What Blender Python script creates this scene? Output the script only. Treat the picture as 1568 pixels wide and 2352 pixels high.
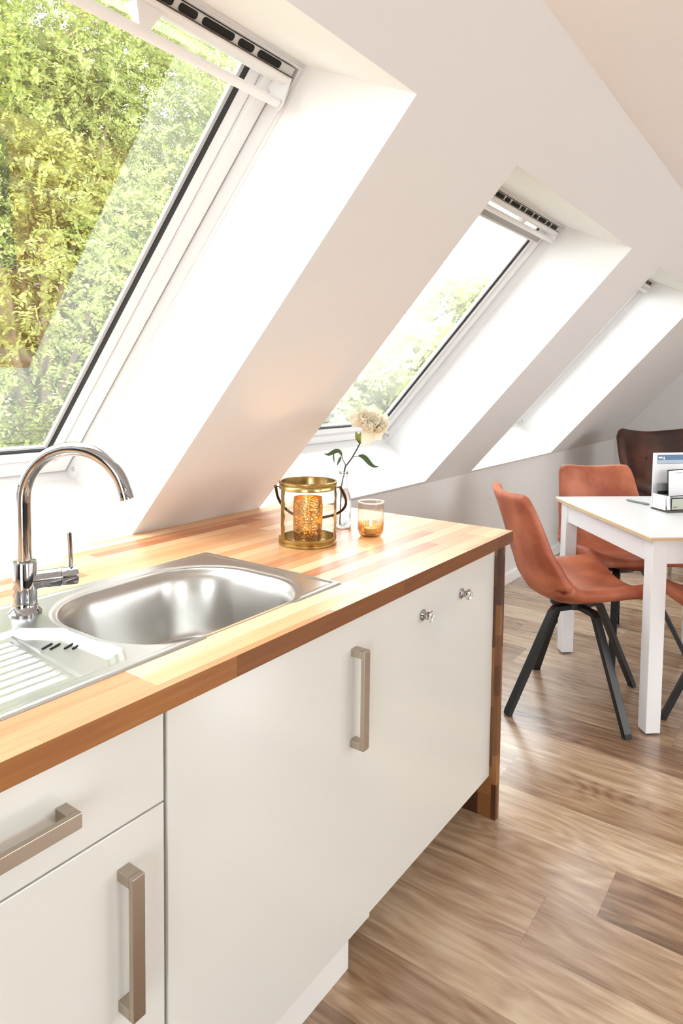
import bpy, math, random
import numpy as np
from mathutils import Vector, Matrix
R = math.radians
S = bpy.context.scene
for o in list(bpy.data.objects): bpy.data.objects.remove(o, do_unlink=True)
COL = S.collection

# ------------------------------------------------------------------ camera
cam_data = bpy.data.cameras.new('camera')
cam = bpy.data.objects.new('camera', cam_data); COL.objects.link(cam)
cr = Vector((0.5762, -0.8172, 0.0127)); cu = Vector((0.0419, 0.0451, 0.9981)); cf = Vector((0.8163, 0.5745, -0.0602))
m = Matrix((cr, cu, -cf)).transposed().to_4x4(); m.translation = (0, 0, 1.36)
cam.matrix_world = m
cam_data.sensor_fit = 'VERTICAL'; cam_data.sensor_height = 36
cam_data.lens = 36 * 1550.5 / 2352
cam_data.shift_x = -(806.1 - 784) / 2352
cam_data.shift_y = -(1176 - 972.0) / 2352
cam_data.clip_end = 500; cam_data.clip_start = 0.02
S.camera = cam
# ------------------------------------------------------------------ world, sun, fill lamps
S.view_settings.view_transform = 'Standard'; S.view_settings.look = 'None'
S.view_settings.gamma = 1; S.view_settings.exposure = 0.0
w = bpy.data.worlds.new('overcast_sky'); S.world = w; w.use_nodes = True
wn = w.node_tree; bg = wn.nodes['Background']
bg.inputs[0].default_value = (0.93, 0.97, 1.0, 1); bg.inputs[1].default_value = 8.0
sun_d = bpy.data.lights.new('sun', 'SUN'); sun_d.energy = 9.0; sun_d.angle = R(2); sun_d.color = (1, .95, .84)
sun = bpy.data.objects.new('sun', sun_d); COL.objects.link(sun)
sun.rotation_euler = Vector((0.62, 0.42, -0.85)).to_track_quat('-Z', 'Y').to_euler()

def area(name, loc, direction, sx, sy, power, col=(1, .99, .98)):
    d = bpy.data.lights.new(name, 'AREA'); d.shape = 'RECTANGLE'; d.size = sx; d.size_y = sy; d.energy = power; d.color = col
    o = bpy.data.objects.new(name, d); COL.objects.link(o); o.location = loc
    o.rotation_euler = Vector(direction).to_track_quat('-Z', 'Y').to_euler(); return o
# added fill lamps standing in for daylight from unseen openings behind the camera
for x, pw in ((0.3, 8), (2.6, 14), (4.9, 30)):
    area('skylight_fill', (x, -3.55, 1.72), (0, .745, -.667), 1.2, 1.3, pw)
area('gable_fill', (-2.75, -1.0, 1.15), (1, 0.1, -.05), 1.5, 1.8, 9)

# ------------------------------------------------------------------ helpers
def tag(o, label=None, cat=None, group=None, kind=None):
    if label: o['label'] = label
    if cat: o['category'] = cat
    if group: o['group'] = group
    if kind: o['kind'] = kind
    return o

def empty(name, loc=(0, 0, 0), rz=0.0, label=None, cat=None, group=None, kind=None):
    o = bpy.data.objects.new(name, None); COL.objects.link(o); o.location = loc; o.rotation_euler = (0, 0, rz)
    o.empty_display_size = .05
    return tag(o, label, cat, group, kind)

class MB:
    def __init__(s): s.v = []; s.f = []
    def add(s, vs, fs):
        b = len(s.v); s.v += [tuple(p) for p in vs]; s.f += [tuple(i + b for i in f) for f in fs]; return s
    def box(s, x0, x1, y0, y1, z0, z1, T=None):
        vs = [(x, y, z) for x in (x0, x1) for y in (y0, y1) for z in (z0, z1)]
        if T: vs = [T(*p) for p in vs]
        return s.add(vs, [(0, 1, 3, 2), (4, 6, 7, 5), (0, 4, 5, 1), (2, 3, 7, 6), (0, 2, 6, 4), (1, 5, 7, 3)])
    def quad(s, *p): return s.add(p, [tuple(range(len(p)))])
    def ring(s, o, i, z0, z1, T=None):
        # rectangular ring: o, i = (x0,x1,y0,y1)
        def c(r): return [(r[0], r[2]), (r[1], r[2]), (r[1], r[3]), (r[0], r[3])]
        vs = [(x, y, z) for z in (z0, z1) for r in (o, i) for x, y in c(r)]
        if T: vs = [T(*p) for p in vs]
        fs = []
        for k in range(4):
            n = (k + 1) % 4
            fs += [(k, 4 + k, 4 + n, n), (8 + k, 8 + n, 12 + n, 12 + k), (k, n, 8 + n, 8 + k), (4 + k, 12 + k, 12 + n, 4 + n)]
        return s.add(vs, fs)
    def lathe(s, prof, n=32, c=(0, 0, 0), rmod=None, cap=True):
        vs = []; fs = []
        for j, (r, z) in enumerate(prof):
            for k in range(n):
                a = 2 * math.pi * k / n; rr = r * (rmod(a, z) if rmod else 1)
                vs.append((c[0] + rr * math.cos(a), c[1] + rr * math.sin(a), c[2] + z))
        for j in range(len(prof) - 1):
            for k in range(n):
                k2 = (k + 1) % n
                fs.append((j * n + k, j * n + k2, (j + 1) * n + k2, (j + 1) * n + k))
        if cap:
            if prof[0][0] > 1e-6: fs.append(tuple(reversed(range(n))))
            if prof[-1][0] > 1e-6: fs.append(tuple(range((len(prof) - 1) * n, len(prof) * n)))
        return s.add(vs, fs)
    def tube(s, pts, rad, n=10, sq=None, up=(0, 0, 1)):
        # swept tube; sq=(w,h) gives a rectangular section
        pts = [Vector(p) for p in pts]; N = len(pts)
        if not hasattr(rad, '__len__'): rad = [rad] * N
        tang = []
        for i in range(N):
            t = (pts[min(i + 1, N - 1)] - pts[max(i - 1, 0)]).normalized(); tang.append(t)
        ref = Vector(up)
        if abs(tang[0].dot(ref)) > .95: ref = Vector((1, 0, 0))
        x = (ref - tang[0] * ref.dot(tang[0])).normalized(); vs = []; fs = []
        if sq: n = 4
        for i in range(N):
            x = (x - tang[i] * x.dot(tang[i])).normalized(); y = tang[i].cross(x)
            for k in range(n):
                if sq:
                    a, b = ((1, 1), (-1, 1), (-1, -1), (1, -1))[k]
                    vs.append(pts[i] + x * a * sq[0] / 2 + y * b * sq[1] / 2)
                else:
                    a = 2 * math.pi * k / n
                    vs.append(pts[i] + (x * math.cos(a) + y * math.sin(a)) * rad[i])
        for i in range(N - 1):
            for k in range(n):
                k2 = (k + 1) % n
                fs.append((i * n + k, i * n + k2, (i + 1) * n + k2, (i + 1) * n + k))
        fs.append(tuple(reversed(range(n)))); fs.append(tuple(range((N - 1) * n, N * n)))
        return s.add(vs, fs)
    def grid(s, P, nu, nv):
        vs = [P(i / nu, j / nv) for j in range(nv + 1) for i in range(nu + 1)]
        fs = [(j * (nu + 1) + i, j * (nu + 1) + i + 1, (j + 1) * (nu + 1) + i + 1, (j + 1) * (nu + 1) + i) for j in range(nv) for i in range(nu)]
        return s.add(vs, fs)
    def build(s, name, mat, parent=None, smooth=None, bevel=0, sub=0, solid=0, segs=2, inv=False, offset=-1):
        me = bpy.data.meshes.new(name); me.from_pydata(s.v, [], s.f); me.update()
        import bmesh
        bm = bmesh.new(); bm.from_mesh(me); bmesh.ops.recalc_face_normals(bm, faces=bm.faces[:]); bm.to_mesh(me); bm.free()
        o = bpy.data.objects.new(name, me); COL.objects.link(o)
        if mat: me.materials.append(mat)
        if parent:
            o.parent = parent
            if inv: o.matrix_parent_inverse = Matrix.LocRotScale(parent.location, parent.rotation_euler, None).inverted()
        if smooth is not None:
            me.shade_smooth(); me.set_sharp_from_angle(angle=R(smooth))
        if solid:
            md = o.modifiers.new('thick', 'SOLIDIFY'); md.thickness = solid; md.offset = offset
        if bevel:
            md = o.modifiers.new('bevel', 'BEVEL'); md.width = bevel; md.segments = segs; md.limit_method = 'ANGLE'; md.angle_limit = R(35)
        if sub:
            md = o.modifiers.new('sub', 'SUBSURF'); md.levels = sub; md.render_levels = sub
        return o

# ------------------------------------------------------------------ materials
def mat(name, col=(.8, .8, .8), rough=.5, metal=0.0, **k):
    M = bpy.data.materials.new(name); M.use_nodes = True
    b = M.node_tree.nodes['Principled BSDF']
    b.inputs['Base Color'].default_value = (*col, 1); b.inputs['Roughness'].default_value = rough; b.inputs['Metallic'].default_value = metal
    for a, v in k.items(): b.inputs[a.replace('_', ' ')].default_value = v
    return M
def nodes(M): return M.node_tree.nodes, M.node_tree.links, M.node_tree.nodes['Principled BSDF']
def nd(N, t, **k):
    n = N.new(t)
    for a, v in k.items(): setattr(n, a, v)
    return n
def bump_noise(M, scale, strength, dist=.002, coord='Object', detail=3):
    N, L, b = nodes(M)
    tc = nd(N, 'ShaderNodeTexCoord'); no = nd(N, 'ShaderNodeTexNoise'); no.inputs['Scale'].default_value = scale; no.inputs['Detail'].default_value = detail
    bu = nd(N, 'ShaderNodeBump'); bu.inputs['Strength'].default_value = strength; bu.inputs['Distance'].default_value = dist
    L.new(tc.outputs[coord], no.inputs['Vector']); L.new(no.outputs['Fac'], bu.inputs['Height']); L.new(bu.outputs[0], b.inputs['Normal'])
    return no
def math_n(N, L, op, a, b=None, c=None):
    n = nd(N, 'ShaderNodeMath', operation=op)
    for i, v in enumerate((a, b, c)):
        if v is None: continue
        if hasattr(v, 'links') or hasattr(v, 'is_output'): L.new(v, n.inputs[i])
        else: n.inputs[i].default_value = v
    return n.outputs[0]

def planks(name, along, wid, length, ramp, grain_scale, rough, seam=.002, seam_dark=.6, grain_amt=.5, coat=0.0, figure=0.0, seedoff=0.0, var=1.0):
    """boards laid side by side; 'along' is the axis they run along ('X','Y','Z'); each board gets a tone and grain of its own"""
    M = mat(name, rough=rough); N, L, b = nodes(M)
    tc = nd(N, 'ShaderNodeTexCoord'); sx = nd(N, 'ShaderNodeSeparateXYZ'); L.new(tc.outputs['Object'], sx.inputs[0])
    ax = {'X': 0, 'Y': 1, 'Z': 2}[along]
    A = sx.outputs[ax]
    if along == 'Z': B = math_n(N, L, 'ADD', sx.outputs[0], sx.outputs[1])
    elif along == 'X': B = math_n(N, L, 'ADD', sx.outputs[1], math_n(N, L, 'MULTIPLY', sx.outputs[2], 1.0))
    else: B = sx.outputs[0]
    row = math_n(N, L, 'DIVIDE', B, wid); row = math_n(N, L, 'ADD', row, 40.385 + seedoff)
    rid = math_n(N, L, 'FLOOR', row); rfr = math_n(N, L, 'FRACT', row)
    wn1 = nd(N, 'ShaderNodeTexWhiteNoise', noise_dimensions='1D'); L.new(rid, wn1.inputs['W'])
    col = math_n(N, L, 'ADD', math_n(N, L, 'DIVIDE', A, length), math_n(N, L, 'MULTIPLY', wn1.outputs['Value'], 17.0))
    cid = math_n(N, L, 'FLOOR', col); cfr = math_n(N, L, 'FRACT', col)
    cv = nd(N, 'ShaderNodeCombineXYZ'); L.new(rid, cv.inputs[0]); L.new(cid, cv.inputs[1])
    wn2 = nd(N, 'ShaderNodeTexWhiteNoise', noise_dimensions='3D'); L.new(cv.outputs[0], wn2.inputs['Vector'])
    cr_ = nd(N, 'ShaderNodeValToRGB'); cr_.color_ramp.interpolation = 'LINEAR'
    el = cr_.color_ramp.elements
    while len(el) < len(ramp): el.new(.5)
    for e, (p, c) in zip(el, ramp): e.position = p; e.color = (*c, 1)
    # grain, stretched along the board, shifted per board
    mp = nd(N, 'ShaderNodeMapping'); sc = [grain_scale] * 3; sc[ax] = grain_scale * .07
    if along == 'Z': pass
    mp.inputs['Scale'].default_value = sc
    off = nd(N, 'ShaderNodeVectorMath', operation='MULTIPLY'); off.inputs[1].default_value = (13, 17, 11); L.new(wn2.outputs['Color'], off.inputs[0])
    ad = nd(N, 'ShaderNodeVectorMath', operation='ADD'); L.new(tc.outputs['Object'], ad.inputs[0]); L.new(off.outputs[0], ad.inputs[1])
    L.new(ad.outputs[0], mp.inputs['Vector'])
    no = nd(N, 'ShaderNodeTexNoise'); no.inputs['Scale'].default_value = 1; no.inputs['Detail'].default_value = 8; no.inputs['Roughness'].default_value = .62
    no.inputs['Distortion'].default_value = .5
    L.new(mp.outputs[0], no.inputs['Vector'])
    if figure:
        mp2 = nd(N, 'ShaderNodeMapping'); s2 = [5.5] * 3; s2[ax] = 1.1; mp2.inputs['Scale'].default_value = s2; L.new(ad.outputs[0], mp2.inputs['Vector'])
        n2 = nd(N, 'ShaderNodeTexNoise'); n2.inputs['Scale'].default_value = 1; n2.inputs['Detail'].default_value = 2.5; L.new(mp2.outputs[0], n2.inputs['Vector'])
        rings = math_n(N, L, 'FRACT', math_n(N, L, 'MULTIPLY', n2.outputs['Fac'], 16.0))
        rings = math_n(N, L, 'PINGPONG', rings, .5)
        g = math_n(N, L, 'ADD', no.outputs['Fac'], math_n(N, L, 'MULTIPLY', math_n(N, L, 'SUBTRACT', rings, .25), figure))
    else: g = no.outputs['Fac']
    tone = math_n(N, L, 'ADD', math_n(N, L, 'MULTIPLY_ADD', wn2.outputs['Value'], var, (1 - var) * .5), math_n(N, L, 'MULTIPLY', math_n(N, L, 'SUBTRACT', g, .5), grain_amt))
    L.new(tone, cr_.inputs['Fac'])
    # seams
    def edge(fr, w_): 
        d = math_n(N, L, 'MINIMUM', fr, math_n(N, L, 'SUBTRACT', 1.0, fr)); return math_n(N, L, 'LESS_THAN', d, w_)
    sm = math_n(N, L, 'MAXIMUM', edge(rfr, seam / wid / 2), edge(cfr, seam / length / 2))
    mx = nd(N, 'ShaderNodeMix', data_type='RGBA', blend_type='MULTIPLY'); mx.inputs['Factor'].default_value = 1
    fac = math_n(N, L, 'SUBTRACT', 1.0, math_n(N, L, 'MULTIPLY', sm, seam_dark))
    cc = nd(N, 'ShaderNodeCombineXYZ'); [L.new(fac, cc.inputs[i]) for i in range(3)]
    L.new(cr_.outputs[0], mx.inputs[6]); L.new(cc.outputs[0], mx.inputs[7]); L.new(mx.outputs[2], b.inputs['Base Color'])
    bu = nd(N, 'ShaderNodeBump'); bu.inputs['Strength'].default_value = .12; bu.inputs['Distance'].default_value = .001
    L.new(g, bu.inputs['Height']); L.new(bu.outputs[0], b.inputs['Normal'])
    b.inputs['Coat Weight'].default_value = coat; b.inputs['Coat Roughness'].default_value = .26
    return M

M_wall = mat('white_wall_paint', (.71, .70, .69), .85); bump_noise(M_wall, 300, .08, .0006)
M_reflect_dark = mat('dark_reflection_paint', (.07, .068, .066), .8)  # colour made up for unseen walls, giving chrome and steel dark reflections
M_reveal = mat('white_lining_paint', (.92, .915, .905), .6)
M_ceil = mat('ceiling_paint', (.93, .925, .925), .9)
M_trim = mat('white_lacquer_trim', (.86, .85, .84), .35)
M_frame = mat('white_window_lacquer', (.87, .87, .87), .3)
M_framegrey = mat('pale_grey_profile', (.60, .60, .585), .35)
M_black = mat('black_rubber', (.008, .009, .012), .5)
M_gap = mat('dark_gap', (.02, .018, .015), .7)
M_floor = planks('grey_oak_vinyl_planks', 'Y', .2, 1.22,
    [(0.0, (.13, .068, .036)), (.3, (.26, .152, .086)), (.6, (.41, .27, .165)), (1.0, (.63, .48, .33))], 42, .27, seam=.0018, seam_dark=.3, grain_amt=1.35, coat=1.0, figure=.30, var=.65)
M_top = planks('oiled_beech_staves', 'X', .042, .62,
    [(0.0, (.46, .145, .05)), (.25, (.68, .31, .13)), (.6, (.80, .48, .24)), (1.0, (.88, .67, .41))], 40, .38, seam=.0008, seam_dark=.25, grain_amt=.55, coat=.15)
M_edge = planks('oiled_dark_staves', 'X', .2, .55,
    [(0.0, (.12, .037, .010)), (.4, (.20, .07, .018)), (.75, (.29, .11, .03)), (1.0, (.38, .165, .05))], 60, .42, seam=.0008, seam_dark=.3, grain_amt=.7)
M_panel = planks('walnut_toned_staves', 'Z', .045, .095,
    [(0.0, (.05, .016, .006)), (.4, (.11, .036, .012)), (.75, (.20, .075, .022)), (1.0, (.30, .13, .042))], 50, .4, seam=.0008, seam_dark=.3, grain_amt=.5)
M_door = mat('ivory_gloss_front', (.68, .68, .635), .12, Coat_Weight=.6, Coat_Roughness=.04)
M_carc = mat('white_carcass', (.70, .68, .64), .5)
M_plinth = mat('white_plinth', (.76, .745, .71), .4)
M_handle = mat('brushed_nickel', (.46, .40, .33), .33, 1.0); bump_noise(M_handle, 260, .15, .0005)
M_chrome = mat('polished_chrome', (.42, .43, .45), .05, 1.0)
M_steel = mat('brushed_steel', (.53, .52, .50), .30, 1.0); bump_noise(M_steel, 500, .06, .0003)
M_brass = mat('aged_brass', (.46, .34, .135), .27, 1.0)
_n = bump_noise(M_brass, 60, .4, .002)
M_bronze = mat('dark_bronze', (.10, .06, .04), .35, 1.0)
M_leather = mat('cognac_leather', (.42, .13, .055), .48, Specular_IOR_Level=.5)
def leather(M, c0, c1, scale=7):
    N, L, b = nodes(M); no = bump_noise(M, 260, .18, .0008)
    n2 = nd(N, 'ShaderNodeTexNoise'); n2.inputs['Scale'].default_value = scale; n2.inputs['Detail'].default_value = 5
    tc = nd(N, 'ShaderNodeTexCoord'); L.new(tc.outputs['Object'], n2.inputs['Vector'])
    r = nd(N, 'ShaderNodeValToRGB'); r.color_ramp.elements[0].position = .35; r.color_ramp.elements[1].position = .68
    r.color_ramp.elements[0].color = (*c0, 1); r.color_ramp.elements[1].color = (*c1, 1)
    L.new(n2.outputs['Fac'], r.inputs[0]); L.new(r.outputs[0], b.inputs['Base Color'])
leather(M_leather, (.32, .072, .030), (.54, .17, .082))
M_leather2 = mat('dark_brown_leather', (.12, .03, .012), .6); leather(M_leather2, (.03, .008, .004), (.10, .027, .011), 5)
M_blkmetal = mat('black_powder_coat', (.008, .009, .010), .4)
M_tabwhite = mat('white_table_lacquer', (.82, .82, .83), .25)
M_tabedge = mat('pale_wood_edge', (.62, .44, .22), .5)
M_petal = mat('cream_petal', (.93, .88, .75), .6)
def petal_nodes(M):
    N, L, b = nodes(M); tr = N.new('ShaderNodeBsdfTranslucent'); tr.inputs[0].default_value = (1, .95, .80, 1); mx = N.new('ShaderNodeMixShader'); mx.inputs[0].default_value = .42
    L.new(b.outputs[0], mx.inputs[1]); L.new(tr.outputs[0], mx.inputs[2]); L.new(mx.outputs[0], N['Material Output'].inputs[0])
petal_nodes(M_petal)
M_green = mat('dark_green_leaf', (.05, .10, .025), .45)
M_lime = mat('yellow_green_sepal', (.26, .30, .05), .5)
M_stem = mat('dark_stem', (.035, .03, .02), .5)
M_wax = mat('white_wax', (.85, .82, .74), .5, Subsurface_Weight=.3, Subsurface_Radius=(.02, .012, .006))
M_paper = mat('white_paper', (.82, .83, .85), .6)
M_slot = mat('matt_black', (.004, .004, .004), .8)

def glassmat(name, col=(1, 1, 1), rough=0.0, boost=1.0, ior=1.5):
    """thin sheet glass: clear straight through, with a Fresnel reflection"""
    M = bpy.data.materials.new(name); M.use_nodes = True; N = M.node_tree.nodes; L = M.node_tree.links; N.clear()
    out = N.new('ShaderNodeOutputMaterial'); mix = N.new('ShaderNodeMixShader'); tr = N.new('ShaderNodeBsdfTransparent'); gl = N.new('ShaderNodeBsdfGlossy')
    lw = N.new('ShaderNodeLayerWeight'); lw.inputs[0].default_value = .5
    f0 = ((ior - 1) / (ior + 1)) ** 2
    p5 = N.new('ShaderNodeMath'); p5.operation = 'POWER'; p5.inputs[1].default_value = 5; L.new(lw.outputs['Facing'], p5.inputs[0])
    fr = N.new('ShaderNodeMath'); fr.operation = 'MULTIPLY_ADD'; fr.inputs[1].default_value = 1 - f0; fr.inputs[2].default_value = f0; L.new(p5.outputs[0], fr.inputs[0])
    tr.inputs[0].default_value = (*col, 1); gl.inputs['Roughness'].default_value = rough
    mu = N.new('ShaderNodeMath'); mu.operation = 'MULTIPLY'; mu.inputs[1].default_value = boost; mu.use_clamp = True
    L.new(fr.outputs[0], mu.inputs[0]); L.new(mu.outputs[0], mix.inputs[0]); L.new(tr.outputs[0], mix.inputs[1]); L.new(gl.outputs[0], mix.inputs[2])
    L.new(mix.outputs[0], out.inputs[0]); return M
M_pane = glassmat('window_glass', (.97, .99, .98), 0, 3.2)
M_glass = glassmat('clear_glass', (.97, .975, .97), .0, 1.2)
M_bottle = mat('bottle_glass', (1, 1, 1), .0, Transmission_Weight=1.0, IOR=1.48)
M_knob = mat('cut_crystal', (.95, .95, .95), .02, Transmission_Weight=1.0, IOR=1.55)
M_ribglass = glassmat('blush_ribbed_glass', (.985, .96, .94), .03, 1.8)
def speckle(name):
    M = bpy.data.materials.new(name); M.use_nodes = True; N = M.node_tree.nodes; L = M.node_tree.links
    b = N['Principled BSDF']; b.inputs['Base Color'].default_value = (.62, .38, .14, 1); b.inputs['Metallic'].default_value = 1; b.inputs['Roughness'].default_value = .28
    tr = N.new('ShaderNodeBsdfTranslucent'); tr.inputs[0].default_value = (1, .72, .33, 1)
    vo = N.new('ShaderNodeTexVoronoi'); vo.inputs['Scale'].default_value = 170; tc = N.new('ShaderNodeTexCoord'); L.new(tc.outputs['Object'], vo.inputs['Vector'])
    no = N.new('ShaderNodeTexNoise'); no.inputs['Scale'].default_value = 28; L.new(tc.outputs['Object'], no.inputs['Vector'])
    s1 = math_n(N, L, 'SUBTRACT', no.outputs['Fac'], vo.outputs['Distance']); g = math_n(N, L, 'GREATER_THAN', s1, .12)
    fac = math_n(N, L, 'ADD', math_n(N, L, 'MULTIPLY', g, .70), .03)
    mx = N.new('ShaderNodeMixShader'); L.new(fac, mx.inputs[0]); L.new(b.outputs[0], mx.inputs[1]); L.new(tr.outputs[0], mx.inputs[2])
    bu = N.new('ShaderNodeBump'); bu.inputs['Strength'].default_value = .6; bu.inputs['Distance'].default_value = .002; L.new(vo.outputs['Distance'], bu.inputs['Height']); L.new(bu.outputs[0], b.inputs['Normal'])
    L.new(mx.outputs[0], N['Material Output'].inputs[0]); return M
M_speckle = speckle('speckled_mercury_glass')
def emis(name, col, st):
    M = bpy.data.materials.new(name); M.use_nodes = True; b = M.node_tree.nodes['Principled BSDF']
    b.inputs['Base Color'].default_value = (*col, 1); b.inputs['Emission Color'].default_value = (*col, 1); b.inputs['Emission Strength'].default_value = st; return M
M_flame = emis('candle_flame', (1, .72, .3), 14)

def leafmat(name, cols, trans=.45):
    M = bpy.data.materials.new(name); M.use_nodes = True; N = M.node_tree.nodes; L = M.node_tree.links
    b = N['Principled BSDF']; b.inputs['Roughness'].default_value = .55
    geo = N.new('ShaderNodeNewGeometry'); tc = N.new('ShaderNodeTexCoord')
    no = N.new('ShaderNodeTexNoise'); no.inputs['Scale'].default_value = .55; no.inputs['Detail'].default_value = 3; L.new(tc.outputs['Object'], no.inputs['Vector'])
    f = math_n(N, L, 'ADD', math_n(N, L, 'MULTIPLY', geo.outputs['Random Per Island'], .45), math_n(N, L, 'MULTIPLY', math_n(N, L, 'SUBTRACT', no.outputs['Fac'], .3), 1.5))
    r = N.new('ShaderNodeValToRGB'); el = r.color_ramp.elements
    while len(el) < len(cols): el.new(.5)
    for i, (e, c) in enumerate(zip(el, cols)): e.position = .12 + .76 * i / (len(cols) - 1); e.color = (*c, 1)
    L.new(f, r.inputs[0]); L.new(r.outputs[0], b.inputs['Base Color'])
    tr = N.new('ShaderNodeBsdfTranslucent'); L.new(r.outputs[0], tr.inputs[0])
    mx = N.new('ShaderNodeMixShader'); mx.inputs[0].default_value = trans
    L.new(b.outputs[0], mx.inputs[1]); L.new(tr.outputs[0], mx.inputs[2]); L.new(mx.outputs[0], N['Material Output'].inputs[0]); return M
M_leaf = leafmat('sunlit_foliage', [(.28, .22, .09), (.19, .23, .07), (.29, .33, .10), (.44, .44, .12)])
M_leaf_far = leafmat('washed_out_far_foliage', [(.44, .48, .36), (.52, .57, .38), (.62, .65, .36), (.70, .68, .28)])  # leaf colours whitened to paint in the washed-out haze of distance
M_bark = mat('grey_brown_bark', (.16, .12, .085), .85)
M_lawn = mat('lawn', (.12, .18, .05), .9)
M_tile = mat('grey_roof_tile', (.30, .31, .33), .7)
M_render = mat('pale_render', (.65, .62, .56), .9)

# ------------------------------------------------------------------ room shell
s48 = R(48.21); CS, SN = math.cos(s48), math.sin(s48)
def SL(u, v, w): return (u, 1.67 + v * CS + w * SN, .9 - v * SN + w * CS)
VT, VB, VRIDGE, VCREASE = -1.42, .08, -1.76, .125
XL, XR = -2.8, 7.07; YK = 1.737; YO = -3.95; ZC = 2.175; YR = .53
WIN = [(-.09, 1.25, 0.0), (1.80, 3.135, VB), (3.707, 5.125, VB)]   # u0, u1, sill v at the room face
def struct(mb, name, mat_, **k): o = mb.build(name, mat_, **k); o['kind'] = 'structure'; return o
fl = MB().box(XL - .1, XR + .1, YO - .1, YK + .1, -.1, 0); struct(fl, 'floor', M_floor)
cl = MB().box(XL - .1, XR + .1, -2.74, YR, ZC, ZC + .1); struct(cl, 'ceiling', M_ceil)
# sloped window wall with its three openings (0.31 m deep linings are a mesh of their own)
ws = MB(); us = [XL]
for a, b, c in WIN: us += [a, b]
us += [XR]
for i in range(len(us) - 1):
    a, b = us[i], us[i + 1]
    op = [x for x in WIN if abs(x[0] - a) < 1e-6]
    if op:
        ws.quad(SL(a, VRIDGE, 0), SL(b, VRIDGE, 0), SL(b, VT, 0), SL(a, VT, 0))
        ws.quad(SL(a, op[0][2], 0), SL(b, op[0][2], 0), SL(b, VCREASE, 0), SL(a, VCREASE, 0))
    else:
        ws.quad(SL(a, VRIDGE, 0), SL(b, VRIDGE, 0), SL(b, VT, 0), SL(a, VT, 0))
        ws.quad(SL(a, VT, 0), SL(b, VT, 0), SL(b, VCREASE, 0), SL(a, VCREASE, 0))
struct(ws, 'wall_slope', M_wall)
for i, (a, b, vb) in enumerate(WIN):
    lin = MB()
    lin.quad(SL(b, VT, 0), SL(b, -1.31, .34), SL(b, .10, .34), SL(b, vb, 0))
    lin.quad(SL(a, VT, 0), SL(a, -1.31, .34), SL(a, .10, .34), SL(a, vb, 0))
    lin.quad(SL(a, VT, 0), SL(b, VT, 0), SL(b, -1.31, .34), SL(a, -1.31, .34))
    lin.quad(SL(a, vb, 0), SL(b, vb, 0), SL(b, .10, .34), SL(a, .10, .34))
    struct(lin, 'trim_%d' % (i + 1), M_reveal)
kw = MB().box(XL, XR, YK, YK + .1, 0, .825); struct(kw, 'wall_knee', M_wall)
gw = MB().box(XR, XR + .1, YO, YK + .1, 0, ZC + .05); struct(gw, 'wall_gable', M_wall)
bb = MB().box(2.2, XR, YK - .014, YK, 0, .07); bb.box(2.2, XR, YK - .010, YK, .07, .078); struct(bb, 'baseboard_knee', M_trim, bevel=.002)
bb = MB().box(XR - .014, XR, -2, YK - .015, 0, .07); bb.box(XR - .010, XR, -2, YK - .015, .07, .078); struct(bb, 'baseboard_gable', M_trim, bevel=.002)
# opposite side of the attic (behind the camera): slope with three openings, knee wall, gable with door opening
oz = lambda u, y: (u, y, ZC - (-2.74 - y) * (ZC - .825) / (3.95 - 2.74))
ob = MB(); cuts = [XL, -.3, .9, 2.0, 3.2, 4.3, 5.5, XR]
for i in range(7):
    a, b = cuts[i], cuts[i + 1]
    if i % 2: rng = [(-2.74, -2.9), (-3.8, -3.95)]
    else: rng = [(-2.74, -3.95)]
    for y0, y1 in rng: ob.quad(oz(a, y0), oz(b, y0), oz(b, y1), oz(a, y1))
struct(ob, 'wall_opposite_slope', M_wall)
struct(MB().box(XL, XR, YO - .1, YO, 0, .83), 'wall_opposite_knee', M_reflect_dark)
gb = MB().box(XL - .1, XL, YO, -1.85, 0, ZC + .05); gb.box(XL - .1, XL, -.15, YK + .1, 0, ZC + .05); gb.box(XL - .1, XL, -1.85, -.15, 2.1, ZC + .05)
struct(gb, 'wall_left_gable', M_reflect_dark)

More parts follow.
